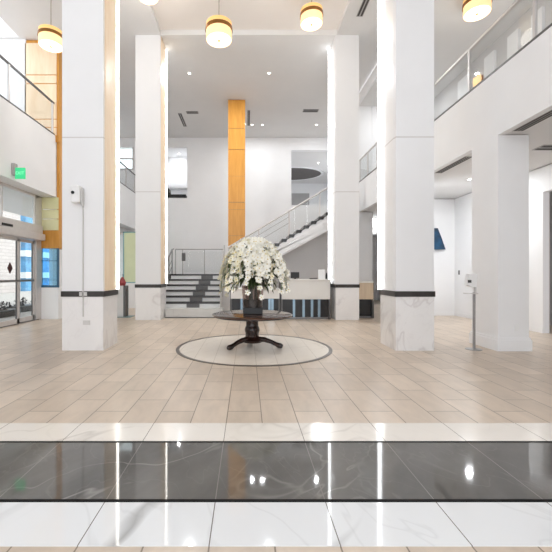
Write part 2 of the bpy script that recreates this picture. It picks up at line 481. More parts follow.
# wood clad pier with panels (standing at the gallery corner)
pier = thing('wood_clad_pier', (-6.2, 11.5, 0), 'golden wood clad pier with blue window beside the entrance doors', 'pier')
seams = [7.55, 7.3, 6.35, 6.1]
m = MB()
zs = [5.68] + [5.95, 6.2, 7.2, 7.45, ZC-0.02]
m.box(-6.9, -5.84, 11.32, 12.0, 5.5, ZC-0.02)
m.box(-5.93, -5.848, 11.38, 12.0, 2.2, 5.5)
m.box(-6.38, -5.84, 11.32, 11.9, 2.2, 2.75)
m.build('wood_cladding', M['wood'], pier)
m = MB()
for a, b in ((5.7, 5.93), (5.96, 6.18), (6.21, 7.28), (7.31, 7.55), (7.58, 8.55)): m.box(-6.88, -5.9, 11.3, 11.325, a, b)
m.build('lit_panel', M['cream_panel'], pier)  # pendant light on the wood front is put into this cream colour
m = MB()
for a, b in ((2.76, 3.1), (3.12, 3.4), (3.42, 3.78)): m.box(-6.38, -5.87, 11.34, 11.4, a, b)
m.build('olive_panel', M['olive_glass'], pier)
m = MB(); m.box(-6.38, -5.86, 11.32, 11.4, 0.98, 1.05); m.box(-5.9, -5.86, 11.32, 11.4, 1.05, 2.2); m.box(-6.38, -5.86, 11.32, 11.4, 1.8, 1.82)
fr = m.build('window_frame', mottle('blue_frame', (44, 92, 124), 0.3), pier)
B(-6.38, -5.9, 11.35, 11.37, 1.05, 2.2).build('window_pane', M['blue_glass'], pier)
B(-6.38, -5.85, 11.32, 11.9, 0, 0.98).build('base_wall', M['white'], pier)

# second low partition with greenish glass, seen between the two left columns
pt = thing('glass_partition', (-4.75, 15.05, 0), 'white low partition with a green tinted glass panel behind the far left column', 'partition')
B(-5.3, -3.9, 15.0, 15.12, 0, 1.03).build('base_wall', M['white'], pt)
B(-5.06, -3.95, 15.04, 15.06, 1.06, 3.1).build('glass_panel', mottle('frosted_green_panel', (216, 224, 186), 0.25, 0.05, 1.5), pt)
m = MB(); m.box(-5.1, -5.06, 15.02, 15.1, 1.03, 3.14); m.box(-3.95, -3.9, 15.02, 15.1, 1.03, 3.14); m.box(-5.1, -3.9, 15.02, 15.1, 1.03, 1.07); m.box(-5.1, -3.9, 15.02, 15.1, 3.1, 3.14)
m.build('panel_frame', mottle('teal_frame', (120, 164, 168), 0.3), pt)

# ------------------------------------------------------------------ entrance doors in the plane X = XL
dz = 2.41
door = struct('door_1', B(XL-0.06, XL+0.02, 7.0, 11.2, 0, 0.025), M['grey_metal'])
m = MB()
m.box(XL-0.06, XL+0.02, 11.06, 11.4, 0, 3.79); m.box(XL-0.06, XL+0.02, 7.0, 7.1, 0, 3.79)
m.box(XL-0.06, XL+0.02, 7.0, 11.2, 3.72, 3.79)
m.box(XL-0.05, XL+0.01, 9.5, 9.55, 2.88, 3.72); m.box(XL-0.05, XL+0.01, 10.98, 11.06, 2.88, 3.72)
m.build('door_frame', M['alu'], door)
m = MB(); m.box(XL-0.08, XL+0.2, 7.0, 11.24, 2.42, 2.62, bev=0.02); m.box(XL-0.06, XL+0.12, 7.0, 11.24, 2.62, 2.88, bev=0.02)
hd = m.build('door_operator', M['alu'], door)
m = MB(); m.box(XL+0.12, XL+0.15, 9.35, 9.75, 2.66, 2.72); m.build('motion_sensor', M['black'], hd)
B(XL-0.03, XL-0.02, 7.1, 11.06, 2.88, 3.72).build('transom_glass', M['glass'], door)
for y0, y1, dx in ((7.15, 8.7, 0.0), (8.72, 10.2, 0.03), (10.24, 11.04, -0.03)):
    m = MB()
    m.box(XL-0.04+dx, XL+dx, y0, y0+0.08, 0.03, dz); m.box(XL-0.04+dx, XL+dx, y1-0.08, y1, 0.03, dz)
    m.box(XL-0.04+dx, XL+dx, y0, y1, 0.03, 0.16); m.box(XL-0.04+dx, XL+dx, y0, y1, dz-0.09, dz)
    lf = m.build('door_leaf', M['alu'], door)
    m = MB()
    for a in (y0+0.08, y1-0.11): m.box(XL-0.03+dx, XL-0.008+dx, a, a+0.03, 0.16, dz-0.09)
    m.build('gasket', M['dark_metal'], lf)
    B(XL-0.025+dx, XL-0.015+dx, y0+0.08, y1-0.08, 0.16, dz-0.09).build('glass_pane', M['glass'], lf)
    B(XL-0.035+dx, XL+0.03+dx, y0+0.05, y1-0.05, 1.18, 1.24).build('push_bar', M['grey_metal'], lf)
    if y0 < 9 < y1:
        yc = 9.82
        MB().prism([(yc-0.11, 1.56), (yc, 1.4), (yc+0.11, 1.56), (yc, 1.72)], 'x', XL+dx-0.013, XL+dx-0.003).build('diamond_sign', M['maroon'], lf)

# outside the doors
struct('ground_outside', B(-30, -6.55, -6, 45, -0.16, -0.02), M['pave'])
ow = B(-18.6, -18.0, 8, 29.0, -0.02, 13.0).build('wall_outside', M['ext_brick']); ow['kind'] = 'structure'
bl = thing('neighbouring_building', (-20, 36, -0.02), 'blue and white building outside, seen through the right door leaf', 'building')
m = MB(); m.box(-22, -18.2, 30, 44, -0.02, 13); m.build('wall', M['blue_facade'], bl)
m = MB()
for z in (0.7, 1.9, 3.4, 5.0, 6.6): m.box(-22.1, -18.1, 29.9, 44.1, z*1.5, z*1.5+0.5)
m.build('floor_band', M['paper'], bl)
for i, (px, py, lab) in enumerate(((-8.2, 12.2, 'dark shrub in a low planter outside, seen through the left door leaf'), (-8.6, 14.0, 'dark shrub in a low planter outside, seen through the right door leaf'))):
    t = thing('potted_shrub', (px, py, -0.02), lab, 'plant')
    B(px-0.3, px+0.3, py-0.55, py+0.55, -0.02, 0.2, bev=0.03).build('planter', M['black'], t)
    m = MB()
    for k in range(90):
        a = random.uniform(0, 2*PI); r = random.uniform(0, 0.34); z = 0.2+random.uniform(0, 0.3)*(1-r)
        c = Vector((px+0.6*r*math.cos(a), py+1.3*r*math.sin(a), z))
        q = Vector((random.uniform(-1, 1), random.uniform(-1, 1), random.uniform(0.2, 1))).normalized()*0.13
        s_ = q.cross(Vector((0, 0, 1))); s_ = s_.normalized()*0.03 if s_.length > 1e-4 else Vector((0.03, 0, 0))
        vs = [m.bm.verts.new(c-q*0.5), m.bm.verts.new(c+s_), m.bm.verts.new(c+q*0.5), m.bm.verts.new(c-s_)]
        m.bm.faces.new(vs)
    m.build('foliage', M['shrub'], t)

# ------------------------------------------------------------------ columns
def column(x0, x1, y0, y1, inner, side_mat, label, zt=ZC):
    led = M['led_warm'] if inner > 0 else M['led']
    t = thing('column', ((x0+x1)/2, (y0+y1)/2, 0), label, 'column', None)
    B(x0, x1, y0, y1, 1.08, zt).build('shaft', M['panel'], t)
    B(x0, x1, y0, y1, 0, 0.99).build('plinth', M['marble_col'], t)
    B(x0-0.015, x1+0.015, y0-0.015, y1+0.015, 0.985, 1.085).build('band', M['band'], t)
    s = 1 if inner > 0 else -1
    xi = x1 if s > 0 else x0
    a, b = sorted((xi, xi+s*0.012))
    B(a, b, y0+0.06, y1-0.09, 1.09, zt-0.005).build('side_panel', side_mat, t)
    a, b = sorted((xi, xi+s*(0.035 if s > 0 else 0.06)))
    B(a, b, y1-0.04, y1-0.005, 1.09, zt-0.005).build('light_strip', led, t)
    return t
column(-3.385, -2.63, 6.68, 7.40, 1, M['cream_panel'], 'near left white column carrying a wall camera and conduit')
column(2.714, 3.415, 6.66, 7.42, -1, M['panel'], 'near right white column with marble plinth and dark band')
column(-3.394, -2.634, 11.1, 11.87, 1, M['cream_panel'], 'far left white column beside the stairs')
column(2.70, 3.41, 11.1, 11.86, -1, M['panel'], 'far right white column beside the reception desk')

# wall camera, conduit, outlet on near left column (front face y = 6.68)
cam_t = thing('security_camera', (-3.1, 6.62, 2.8), 'white wall camera with dark lens high on the near left column', 'camera')
B(-3.165, -3.0, 6.52, 6.68, 2.68, 3.0, bev=0.03).build('housing', M['paper'], cam_t)
B(-3.0, -2.975, 6.58, 6.68, 2.64, 2.96, bev=0.01).build('bracket', M['outlet'], cam_t)
MB().tube([(-3.11, 6.53, 2.86), (-3.11, 6.5, 2.855)], 0.028, 16).build('lens', M['black'], cam_t)
B(-3.005, -2.985, 6.655, 6.68, 0.62, 2.64).build('conduit', M['outlet'], cam_t)
tag(B(-3.0, -2.87, 6.668, 6.68, 0.47, 0.55, bev=0.003).build('wall_plate', M['outlet']), 'small grey outlet plate on the near left column plinth below the conduit', 'outlet')
tag(B(-3.06, -2.92, 6.655, 6.668, 1.0, 1.07).build('band_cover', M['outlet']), 'pale cover plate over the dark band where the conduit crosses', 'plate')

# outlet on right pillar
tag(B(4.86, 4.94, 6.63, 6.64, 0.36, 0.48, bev=0.003).build('wall_outlet', M['paper']), 'small white outlet low on the right white pillar', 'outlet')
tag(B(6.985, 7.0, 12.0, 12.08, 1.38, 1.52, bev=0.003).build('wall_switch', M['grey_metal']), 'small dark switch on the room wall behind the sanitizer dispenser', 'switch')

# ------------------------------------------------------------------ golden wood pillar at the back
wp = thing('wood_pillar', (-0.43, 15.6, 1.4), 'golden wood panelled pillar rising to the ceiling behind the flowers', 'pillar')
zc = [0.0, 2.6, 3.02, 4.4, 4.45, 5.55, 6.6, 7.5, ZC+0.04]
B(-0.77, -0.1, 15.32, 15.98, 0, ZC+0.04).build('core', M['dark_metal'], wp)
for a, b in ((0.02, 1.5), (1.51, 3.0), (3.01, 4.1), (4.11, 4.4), (4.42, 5.5), (5.51, 6.6), (6.62, 7.5), (7.52, 8.7)):
    B(-0.79, -0.08, 15.3, 16.0, a, b).build('wood_panel', M['wood'], wp)

# ------------------------------------------------------------------ stairs
# plinth + flight 1 going back
st = thing('staircase', (-1.85, 12.0, 0), 'white lower staircase with black treads left of the flowers', 'stairs')
sx0, sx1 = -2.8, -0.9
B(-2.6, -0.75, 11.62, 12.0, 0.03, 0.3).build('base_step', M['stone'], st)
B(-2.61, -0.73, 11.6, 12.0, 0.0, 0.03).build('kick_strip', M['dark_metal'], st)
n = 6; rise = (1.4-0.3)/n; run = 0.29
for i in range(n):
    y = 12.0 + i*run; z = 0.3 + i*rise
    B(sx0, sx1, y, y+run, 0 if i == 0 else z-0.4, z+rise-0.06).build('riser', M['paper'], st)
    B(sx0-0.02, sx1+0.02, y-0.035, y+run, z+rise-0.06, z+rise).build('tread', M['tread'], st)
    xa = -1.98 + 0.06*i; 
    B(xa, xa+0.42, y-0.05, y+run*0.9, z-0.04, z+rise-0.055).build('dark_block', M['dark_metal'], st)  # dark stepped blocks up the middle of the flight
yl = 12.0 + n*run
struct('floor_landing', MB().box(-2.82, 0.0, yl, 15.25, 1.2, 1.398).box(-5.2, -0.8, 15.25, YB, 1.2, 1.398), M['tread'])
struct('wall_landing', MB().box(-2.82, 0.0, yl+0.02, yl+0.15, 0, 1.2).box(-2.82, -2.7, yl+0.15, 15.3, 0, 1.2).box(-5.2, -2.7, 15.32, 15.44, 0, 1.2), M['white'])

# balustrade, left side of flight 1
bl_ = thing('stair_railing', (-2.8, 12.6, 0.3), 'grey metal railing on the left side of the lower stairs', 'railing')
MB().tube([(-2.82, 12.0, 1.38), (-2.82, yl, 2.32), (-2.82, yl+0.25, 2.36)], 0.03).build('handrail', M['grey_metal'], bl_)
for k in range(4):
    f = k/3
    y = 12.05 + f*(yl-12.05); z0 = 0.45+f*0.95
    MB().tube([(-2.82, y, z0), (-2.82, y, z0+0.93)], 0.02).build('post', M['grey_metal'], bl_)
for dzz in (0.3, 0.55):
    MB().tube([(-2.82, 12.0, 0.45+dzz), (-2.82, yl, 1.4+dzz)], 0.011).build('rail', M['grey_metal'], bl_)
# landing rail
lr = thing('landing_railing', (-1.9, 14.2, 1.4), 'thin railing with glass along the stair landing', 'railing')
MB().tube([(-2.78, 14.2, 2.36), (-0.9, 14.2, 2.36)], 0.022).build('handrail', M['vent'], lr)
for x in (-2.78, -2.5, -1.65, -0.9):
    MB().tube([(x, 14.2, 1.4), (x, 14.2, 2.36)], 0.018).build('post', M['vent'], lr)
B(-2.46, -0.93, 14.19, 14.2, 1.46, 2.28).build('glass_panel', M['frost'], lr)
bag = B(-2.52, -2.38, 14.08, 14.16, 1.9, 2.22, bev=0.02).build('hanging_bag', M['dark_metal'])
tag(bag, 'small dark bag hanging on the landing railing', 'bag')
# right side glass guard of flight 1
gg = thing('glass_guard', (-0.95, 12.4, 0), 'grey glass guard on the right side of the lower stairs', 'railing')
MB().prism([(11.75, 0.32), (11.75, 1.3), (13.7, 2.45), (13.7, 1.42)], 'x', -0.86, -0.845).build('glass_panel', M['frost'], gg)
MB().tube([(-0.85, 11.75, 1.32), (-0.85, 13.7, 2.46)], 0.025).build('handrail', M['vent'], gg)
for y, z in ((11.78, 0.3), (12.7, 0.6), (13.7, 1.4)):
    MB().tube([(-0.85, y, z), (-0.85, y, 1.3+(y-11.75)*0.585)], 0.024).build('post', M['outlet'], gg)

# flight 2, rising to the right behind the desk
s2 = thing('upper_stair_flight', (1.8, 14.7, 1.4), 'white upper staircase rising right behind the reception desk', 'stairs')
fx0, fz0 = -0.75, 1.4
slope = 0.60
nx = 20; tr = 0.285; rs = tr*slope
for side, y0, y1 in (('front', 14.0, 14.1), ('back', 15.1, 15.2)):
    x0 = fx0; x1 = 4.15
    z0 = fz0; z1 = fz0 + (x1-x0)*slope
    MB().prism([(x0, 1.4), (x0+0.72, 1.4), (x1, z1-0.62), (x1, z1-0.06), (x0, z0-0.06)], 'y', y0, y1).build('stringer', M['white'], s2)
MB().prism([(fx0+0.74, 1.4), (4.15, fz0+(4.15-fx0)*slope-0.62), (4.15, fz0+(4.15-fx0)*slope-0.56), (fx0+0.66, 1.42)], 'y', 14.1, 15.1).build('soffit', M['white'], s2)
for i in range(17):
    x = fx0 + i*tr; z = fz0 + (i+1)*rs
    MB().prism([(x+0.05, z-0.14), (x+tr-0.03, z-0.14), (x+tr+0.02, z-0.02), (x+0.09, z-0.02)], 'y', 13.96, 15.14).build('tread', M['tread'], s2)
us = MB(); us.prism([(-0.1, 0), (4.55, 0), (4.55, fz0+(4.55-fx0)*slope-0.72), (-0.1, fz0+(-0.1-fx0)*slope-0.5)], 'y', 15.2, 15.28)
struct('wall_under_stair', us, M['grey_shade'])  # shade below the stairs is put into the wall colour
r2 = thing('upper_stair_railing', (1.8, 14.0, 1.4), 'pale glass railing with slanted handrail on the upper staircase', 'railing')
def fz(x): return fz0 + (x-fx0)*slope
MB().tube([(-0.75, 14.03, fz(-0.75)+1.0), (4.1, 14.03, fz(4.1)+1.0)], 0.035).build('handrail', M['alu'], r2)
for dzz in (0.55, 0.78):
    MB().tube([(-0.75, 14.03, fz(-0.75)+dzz), (1.6, 14.03, fz(1.6)+dzz)], 0.012).build('rail', M['vent'], r2)
for x in (-0.7, 0.45, 1.62, 2.8, 4.0):
    MB().tube([(x, 14.03, fz(x)), (x, 14.03, fz(x)+1.0)], 0.025).build('post', M['alu'], r2)
for a, b in ((-0.66, 0.41), (0.49, 1.58), (1.66, 2.76), (2.84, 3.96)):
    MB().prism([(a, fz(a)+0.08), (b, fz(b)+0.08), (b, fz(b)+0.94), (a, fz(a)+0.94)], 'y', 14.025, 14.035).build('glass_panel', M['rail_glass'], r2)

# ------------------------------------------------------------------ reception desks
def desk(x0, x1, y0, y1, top, ptop, pbot, name, label, pm, ribs):
    t = thing(name, ((x0+x1)/2, (y0+y1)/2, 0), label, 'desk')
    B(x0-0.02, x1+0.02, y0-0.05, y1, top-0.05, top, bev=0.008).build('counter_top', M['desk'], t)
    B(x0, x1, y0, y0+0.12, pbot, top-0.05).build('front_panel', pm, t)
    B(x0+0.03, x1-0.03, y0+0.1, y1-0.02, 0.06, pbot).build('base', M['dark_glass'], t)
    B(x0+0.05, x1-0.05, y0+0.06, y1-0.04, 0.0, 0.06).build('kick_plate', M['grey_metal'], t)
    B(x0-0.025, x0+0.03, y0+0.02, y1, 0.0, top-0.05).build('end_panel', M['dark_metal'], t)
    B(x1-0.03, x1+0.025, y0+0.02, y1, 0.0, top-0.05).build('end_panel', M['dark_metal'], t)
    for r in ribs:
        B(r, r+0.075, y0+0.07, y0+0.1, 0.03, pbot).build('rib', M['rib'], t)
    return t
desk(1.07, 2.56, 11.25, 12.0, 1.24, 1.19, 0.62, 'reception_desk', 'white reception desk with dark ribbed base beside the far right column', M['desk'], (1.42, 1.72, 1.98, 2.2))
desk(-0.5, 1.0, 11.25, 12.0, 0.95, 0.9, 0.64, 'low_reception_desk', 'lower white reception desk behind the flower table', M['desk'], (-0.2, 0.66, 0.75))
desk(3.46, 4.0, 11.55, 12.2, 1.17, 1.12, 0.6, 'beige_desk', 'beige fronted desk end visible right of the far right column', M['desk_beige'], ())
mo = thing('desk_monitor', (1.52, 11.6, 1.24), 'black monitor back on the white reception desk', 'monitor')
B(1.39, 1.66, 11.58, 11.61, 1.27, 1.46, bev=0.008).build('screen', M['black'], mo)
B(1.5, 1.55, 11.56, 11.62, 1.245, 1.29).build('stand', M['black'], mo)
B(1.44, 1.61, 11.54, 11.68, 1.24, 1.25).build('foot', M['black'], mo)
kb = B(1.98, 2.22, 11.45, 11.6, 1.24, 1.275, bev=0.006).build('keyboard', M['dark_metal']); tag(kb, 'dark keyboard lying on the white reception desk', 'keyboard')
bx = thing('display_sign', (2.36, 11.5, 1.24), 'white upright countertop display near the far right column', 'sign')
B(2.24, 2.45, 11.48, 11.52, 1.25, 1.54, bev=0.006).build('panel', M['paper'], bx)
B(2.26, 2.43, 11.44, 11.58, 1.24, 1.252).build('foot', M['paper'], bx)
tag(MB().lathe([(0, 1.24), (0.035, 1.24), (0.035, 1.36), (0.02, 1.4), (0.02, 1.44), (0, 1.44)], 2.51, 11.5, 16).build('bottle', M['black'], None, True), 'small black bottle at the right end of the reception desk', 'bottle')

# ------------------------------------------------------------------ pedestal table with vase and orchids
TX, TY, TZ = 0.1, 7.05, 0.64
tb = thing('pedestal_table', (TX, TY, 0.004), 'dark round pedestal table with claw feet on the marble medallion', 'table')
MB().lathe([(0, TZ), (0.73, TZ), (0.765, TZ-0.01), (0.775, TZ-0.022), (0.765, TZ-0.036), (0.73, TZ-0.042), (0, TZ-0.042)], TX, TY, 64).build('table_top', M['wood_top'], tb, True)
MB().lathe([(0.74, TZ-0.04), (0.74, TZ-0.055), (0.7, TZ-0.065), (0.15, TZ-0.065)], TX, TY, 64).build('apron', M['wood_dark'], tb, True)
MB().lathe([(0.0, 0.58), (0.19, 0.58), (0.17, 0.55), (0.125, 0.53), (0.118, 0.46), (0.118, 0.4), (0.14, 0.36), (0.145, 0.31), (0.13, 0.26), (0.13, 0.2), (0.16, 0.17), (0.21, 0.14), (0.2, 0.11), (0.19, 0.09), (0, 0.09)], TX, TY, 32).build('pedestal', M['wood_dark'], tb, True)
for ang in (222, 338, 95):
    a = math.radians(ang)
    pts, rr = [], []
    for f, z, r in ((0.1, 0.15, 0.055), (0.25, 0.15, 0.05), (0.38, 0.12, 0.042), (0.48, 0.08, 0.04), (0.53, 0.058, 0.052), (0.58, 0.054, 0.05), (0.61, 0.045, 0.03)):
        pts.append((TX+f*math.cos(a), TY+f*math.sin(a), z)); rr.append(r)
    MB().tube(pts, rr, 12).build('claw_foot', M['wood_dark'], tb, True)

VX, VY = 0.11, 7.04
va = thing('vase', (VX, VY, TZ), 'dark footed glass vase full of pale stems on the round table', 'vase')
B(VX-0.185, VX+0.185, VY-0.185, VY+0.185, TZ, TZ+0.125, bev=0.012).build('foot', M['black'], va)
MB().lathe([(0, TZ+0.125), (0.18, TZ+0.125), (0.188, TZ+0.2), (0.188, TZ+0.27), (0, TZ+0.275)], VX, VY, 40).build('stones', M['black'], va, True)
MB().lathe([(0.195, TZ+0.125), (0.2, TZ+0.3), (0.212, TZ+0.54), (0.204, TZ+0.54), (0.192, TZ+0.3), (0.186, TZ+0.14)], VX, VY, 40).build('glass_wall', M['vase_glass'], va, True)

fb = thing('orchid_bouquet', (VX, VY, TZ+0.32), 'large domed bouquet of white orchids in the vase on the round table', 'flowers')
m = MB()
for k in range(34):
    a = random.uniform(0, 2*PI); r0 = random.uniform(0.02, 0.16); r1 = random.uniform(0.05, 0.17)
    b_ = a+random.uniform(-0.7, 0.7)
    m.tube([(VX+r0*math.cos(a), VY+r0*math.sin(a), TZ+0.24), (VX+r1*math.cos(b_), VY+r1*math.sin(b_), TZ+0.72)], 0.011, 6)
    m.bm.faces.ensure_lookup_table()
    for fc in m.bm.faces[-8:]: fc.material_index = k % 2
m.build('stems', [M['stem_pink'], M['leaf']], fb)
m = MB()
for k in range(260):
    th = random.uniform(0, 2*PI); ph = random.uniform(-0.75, 1.3); R = random.uniform(0.2, 0.5)
    c = Vector((VX+R*math.cos(ph)*math.cos(th), VY+R*math.cos(ph)*math.sin(th), 1.48+R*math.sin(ph)*0.9))
    dirv = Vector((math.cos(th)*math.cos(ph), math.sin(th)*math.cos(ph), math.sin(ph)-0.5+random.uniform(-0.3, 0.3))).normalized()
    L = random.uniform(0.14, 0.26); side = dirv.cross(Vector((0, 0, 1))).normalized()*0.028
    up = side.cross(dirv).normalized()*0.02
    vs = [m.bm.verts.new(p) for p in (c, c+dirv*L*0.5+side+up, c+dirv*L, c+dirv*L*0.5-side+up)]
    m.bm.faces.new(vs)
m.build('foliage', M['leaf'], fb)

def blossom(bm, c, nrm, size, rot):
    nrm = nrm.normalized()
    u = nrm.cross(Vector((0, 0, 1)))
    if u.length < 1e-3: u = Vector((1, 0, 0))
    u.normalize(); v = nrm.cross(u)
    for k in range(5):
        a = rot + 2*PI*k/5
        d = u*math.cos(a)+v*math.sin(a); e = nrm.cross(d)
        wd = 0.42 if k in (1, 4) else 0.30
        P = [c, c+d*0.35*size+e*wd*size*0.8+nrm*0.1*size, c+d*0.75*size+e*wd*size+nrm*0.16*size, c+d*size+nrm*0.05*size,
             c+d*0.75*size-e*wd*size+nrm*0.16*size, c+d*0.35*size-e*wd*size*0.8+nrm*0.1*size]
        mid = bm.verts.new(c+d*0.55*size+nrm*0.06*size)
        vs = [bm.verts.new(p) for p in P]
        for i in range(6): bm.faces.new((mid, vs[i], vs[(i+1) % 6]))
nspray = 92
ga = PI*(3-math.sqrt(5))
for i in range(nspray):
    th = i*ga + random.uniform(-0.15, 0.15)
    q = (i+0.5)/nspray
    reach = 0.10 + 0.52*q**0.62
    top = 2.0 - 0.30*q**2.2 + random.uniform(-0.06, 0.04)
    drop = 0.24 + 0.49*q**1.1 + random.uniform(-0.06, 0.10)*q
    pts = []
    for k in range(13):
        f = k/12
        if f < 0.5:
            g = f/0.5
            r = 0.08 + (reach*0.66-0.08)*g**1.3; z = 1.12 + (top-1.12)*math.sin(g*PI/2)
        else:
            g = (f-0.5)/0.5
            r = reach*0.66 + reach*0.40*math.sin(g*PI/2*0.95); z = top - drop*g**1.7
        pts.append(Vector((VX+0.02+r*math.cos(th+0.25*f), VY+r*math.sin(th+0.25*f), z)))
    m = MB(); m.tube(pts, 0.006, 5)
    nb = 11 if q > 0.35 else 8
    for k in range(nb):
        f = (0.40 if q > 0.3 else 0.5) + (0.60 if q > 0.3 else 0.5)*k/(nb-1)
        s_ = f*12; i0 = min(int(s_), 11); p = pts[i0].lerp(pts[i0+1], s_-i0)
        out = Vector((math.cos(th), math.sin(th), 0.35+random.uniform(-0.3, 0.3)))
        out += Vector((random.uniform(-0.7, 0.7), random.uniform(-0.7, 0.7), random.uniform(-0.2, 0.3)))
        out.normalize()
        p = p + out*0.03 + Vector((random.uniform(-1, 1), random.uniform(-1, 1), random.uniform(-1, 1)))*0.03
        sz = random.uniform(0.064, 0.092)*(1.0 if k < nb-2 else 0.75)
        n0 = len(m.bm.faces)
        blossom(m.bm, p, out, sz, random.uniform(0, PI))
        m.bm.faces.ensure_lookup_table()
        for fc in m.bm.faces[n0:]: fc.material_index = 1
        n0 = len(m.bm.faces)
        bmesh.ops.create_icosphere(m.bm, subdivisions=1, radius=0.011, matrix=Matrix.Translation(p+out*0.012))
        m.bm.faces.ensure_lookup_table()
        for fc in m.bm.faces[n0:]: fc.material_index = 2
    m.build('orchid_spray', [M['stem'], M['petal'] if i % 5 else M['petal_cream'], M['lip']], fb)

# ------------------------------------------------------------------ sanitizer stand at the right pillar
sd = thing('sanitizer_stand', (4.2, 6.78, 0), 'white hand sanitizer dispenser on a slim grey post by the right pillar', 'dispenser')
MB().lathe([(0, 0), (0.14, 0), (0.14, 0.008), (0, 0.012)], 4.21, 6.78, 32).build('base_plate', M['steel'], sd)
B(4.2, 4.236, 6.765, 6.795, 0.01, 1.06).build('post', M['steel_post'], sd)
B(4.06, 4.25, 6.7, 6.86, 1.03, 1.05, bev=0.004).build('drip_tray', M['outlet'], sd)
m = MB(); m.prism([(4.06, 1.2), (4.13, 1.16), (4.22, 1.16), (4.24, 1.39), (4.21, 1.41), (4.08, 1.4)], 'y', 6.71, 6.83)
m.build('dispenser_body', M['paper'], sd)
B(4.22, 4.25, 6.76, 6.80, 1.04, 1.2).build('bracket', M['outlet'], sd)
B(4.06, 4.12, 6.7, 6.712, 1.24, 1.29).build('sensor_window', M['dark_metal'], sd)

# blue wall art in the room behind
ar = thing('blue_wall_art', (6.4, 12.25, 2.5), 'dark blue slanted wall art in the room behind the right opening', 'art')
MB().prism([(6.1, 2.93), (6.37, 2.93), (6.5, 2.6), (6.63, 2.22), (6.1, 2.22)], 'y', 12.18, 12.27).build('panel', M['art_blue'], ar)
MB().box(6.15, 6.35, 12.27, 12.3, 2.3, 2.85).build('mount', M['vent'], ar)

# red-topped pedestal behind the near left column
pd = thing('pedestal_stand', (-4.02, 11.9, 0), 'pale pedestal with dark grey side and red object, right of the near left column', 'stand')
B(-4.25, -4.0, 11.8, 12.1, 0.02, 1.02).build('body', M['outlet'], pd)
B(-4.0, -3.93, 11.8, 12.1, 0.02, 1.02).build('side_panel', M['dark_metal'], pd)
B(-4.3, -3.75, 11.72, 12.2, 0, 0.02).build('base', mottle('teal_base', (96, 128, 130), 0.3), pd)
MB().lathe([(0, 1.02), (0.09, 1.02), (0.12, 1.12), (0.07, 1.22), (0.03, 1.3), (0, 1.3)], -4.08, 11.95, 14).build('red_ornament', M['red'], pd, True)

# ------------------------------------------------------------------ gallery balustrades
def balustrade(x, y0, y1, z0, zr, posts, name, label, pm):
    t = thing(name, (x, (y0+y1)/2, z0), label, 'railing')
    B(x-0.022, x+0.022, y0, y1, zr-0.05, zr).build('handrail', pm, t)
    B(x-0.032, x+0.032, y0, y1, z0, z0+0.045).build('base_rail', M['dark_metal'], t)
    ps = sorted(posts)
    for y in ps:
        B(x-0.02, x+0.02, y-0.025, y+0.025, z0, zr-0.05).build('post', M['alu'], t)
    for a, b in zip(ps, ps[1:]):
        B(x-0.006, x+0.006, a+0.04, b-0.04, z0+0.05, zr-0.07).build('glass_panel', M['rail_glass'], t)
    return t
balustrade(XR+0.03, 2.0, 14.9, 5.12, 6.06, [2.4, 4.1, 5.83, 7.55, 9.27, 11.0, 12.9, 13.9, 14.85], 'gallery_balustrade', 'glass balustrade with pale handrail along the right gallery', M['alu'])
balustrade(XF-0.03, 2.0, 11.28, 5.68, 6.7, [2.2, 4.0, 5.8, 7.5, 9.15, 11.2], 'gallery_balustrade', 'glass balustrade with dark handrail along the left gallery above the doors', M['dark_metal'])
balustrade(XF-0.03, 12.1, YB-0.1, 5.68, 6.7, [12.2, 14.0, 16.0, 18.0, 19.4], 'gallery_balustrade', 'glass balustrade on the left gallery behind the wood clad pier', M['dark_metal'])

# ------------------------------------------------------------------ exit sign
ex = thing('exit_sign', (-5.75, 9.25, 4.0), 'green lit exit sign on the white left fascia above the doors', 'sign')
B(XF, -5.86, 9.19, 9.33, 3.9, 4.2, bev=0.01).build('bracket', M['vent'], ex)
B(-5.87, -5.62, 9.23, 9.27, 3.81, 4.09, bev=0.004).build('sign_panel', M['sign_green'], ex)
cu = bpy.data.curves.new('sign_text', 'FONT'); cu.body = 'EXIT'; cu.size = 0.11; cu.extrude = 0.002; cu.align_x = 'CENTER'; cu.align_y = 'CENTER'
cu.materials.append(M['sign_text'])
tmp = bpy.data.objects.new('tmp_text', cu); C.objects.link(tmp)
bpy.context.view_layer.update()
me = bpy.data.meshes.new_from_object(tmp.evaluated_get(bpy.context.evaluated_depsgraph_get()))
bpy.data.objects.remove(tmp); bpy.data.curves.remove(cu)
to = bpy.data.objects.new('sign_text', me); C.objects.link(to); to.parent = ex
if not me.materials: me.materials.append(M['sign_text'])
to.rotation_euler = (PI/2, 0, 0); to.location = Vector((-5.745, 9.226, 3.95)) - ex.location

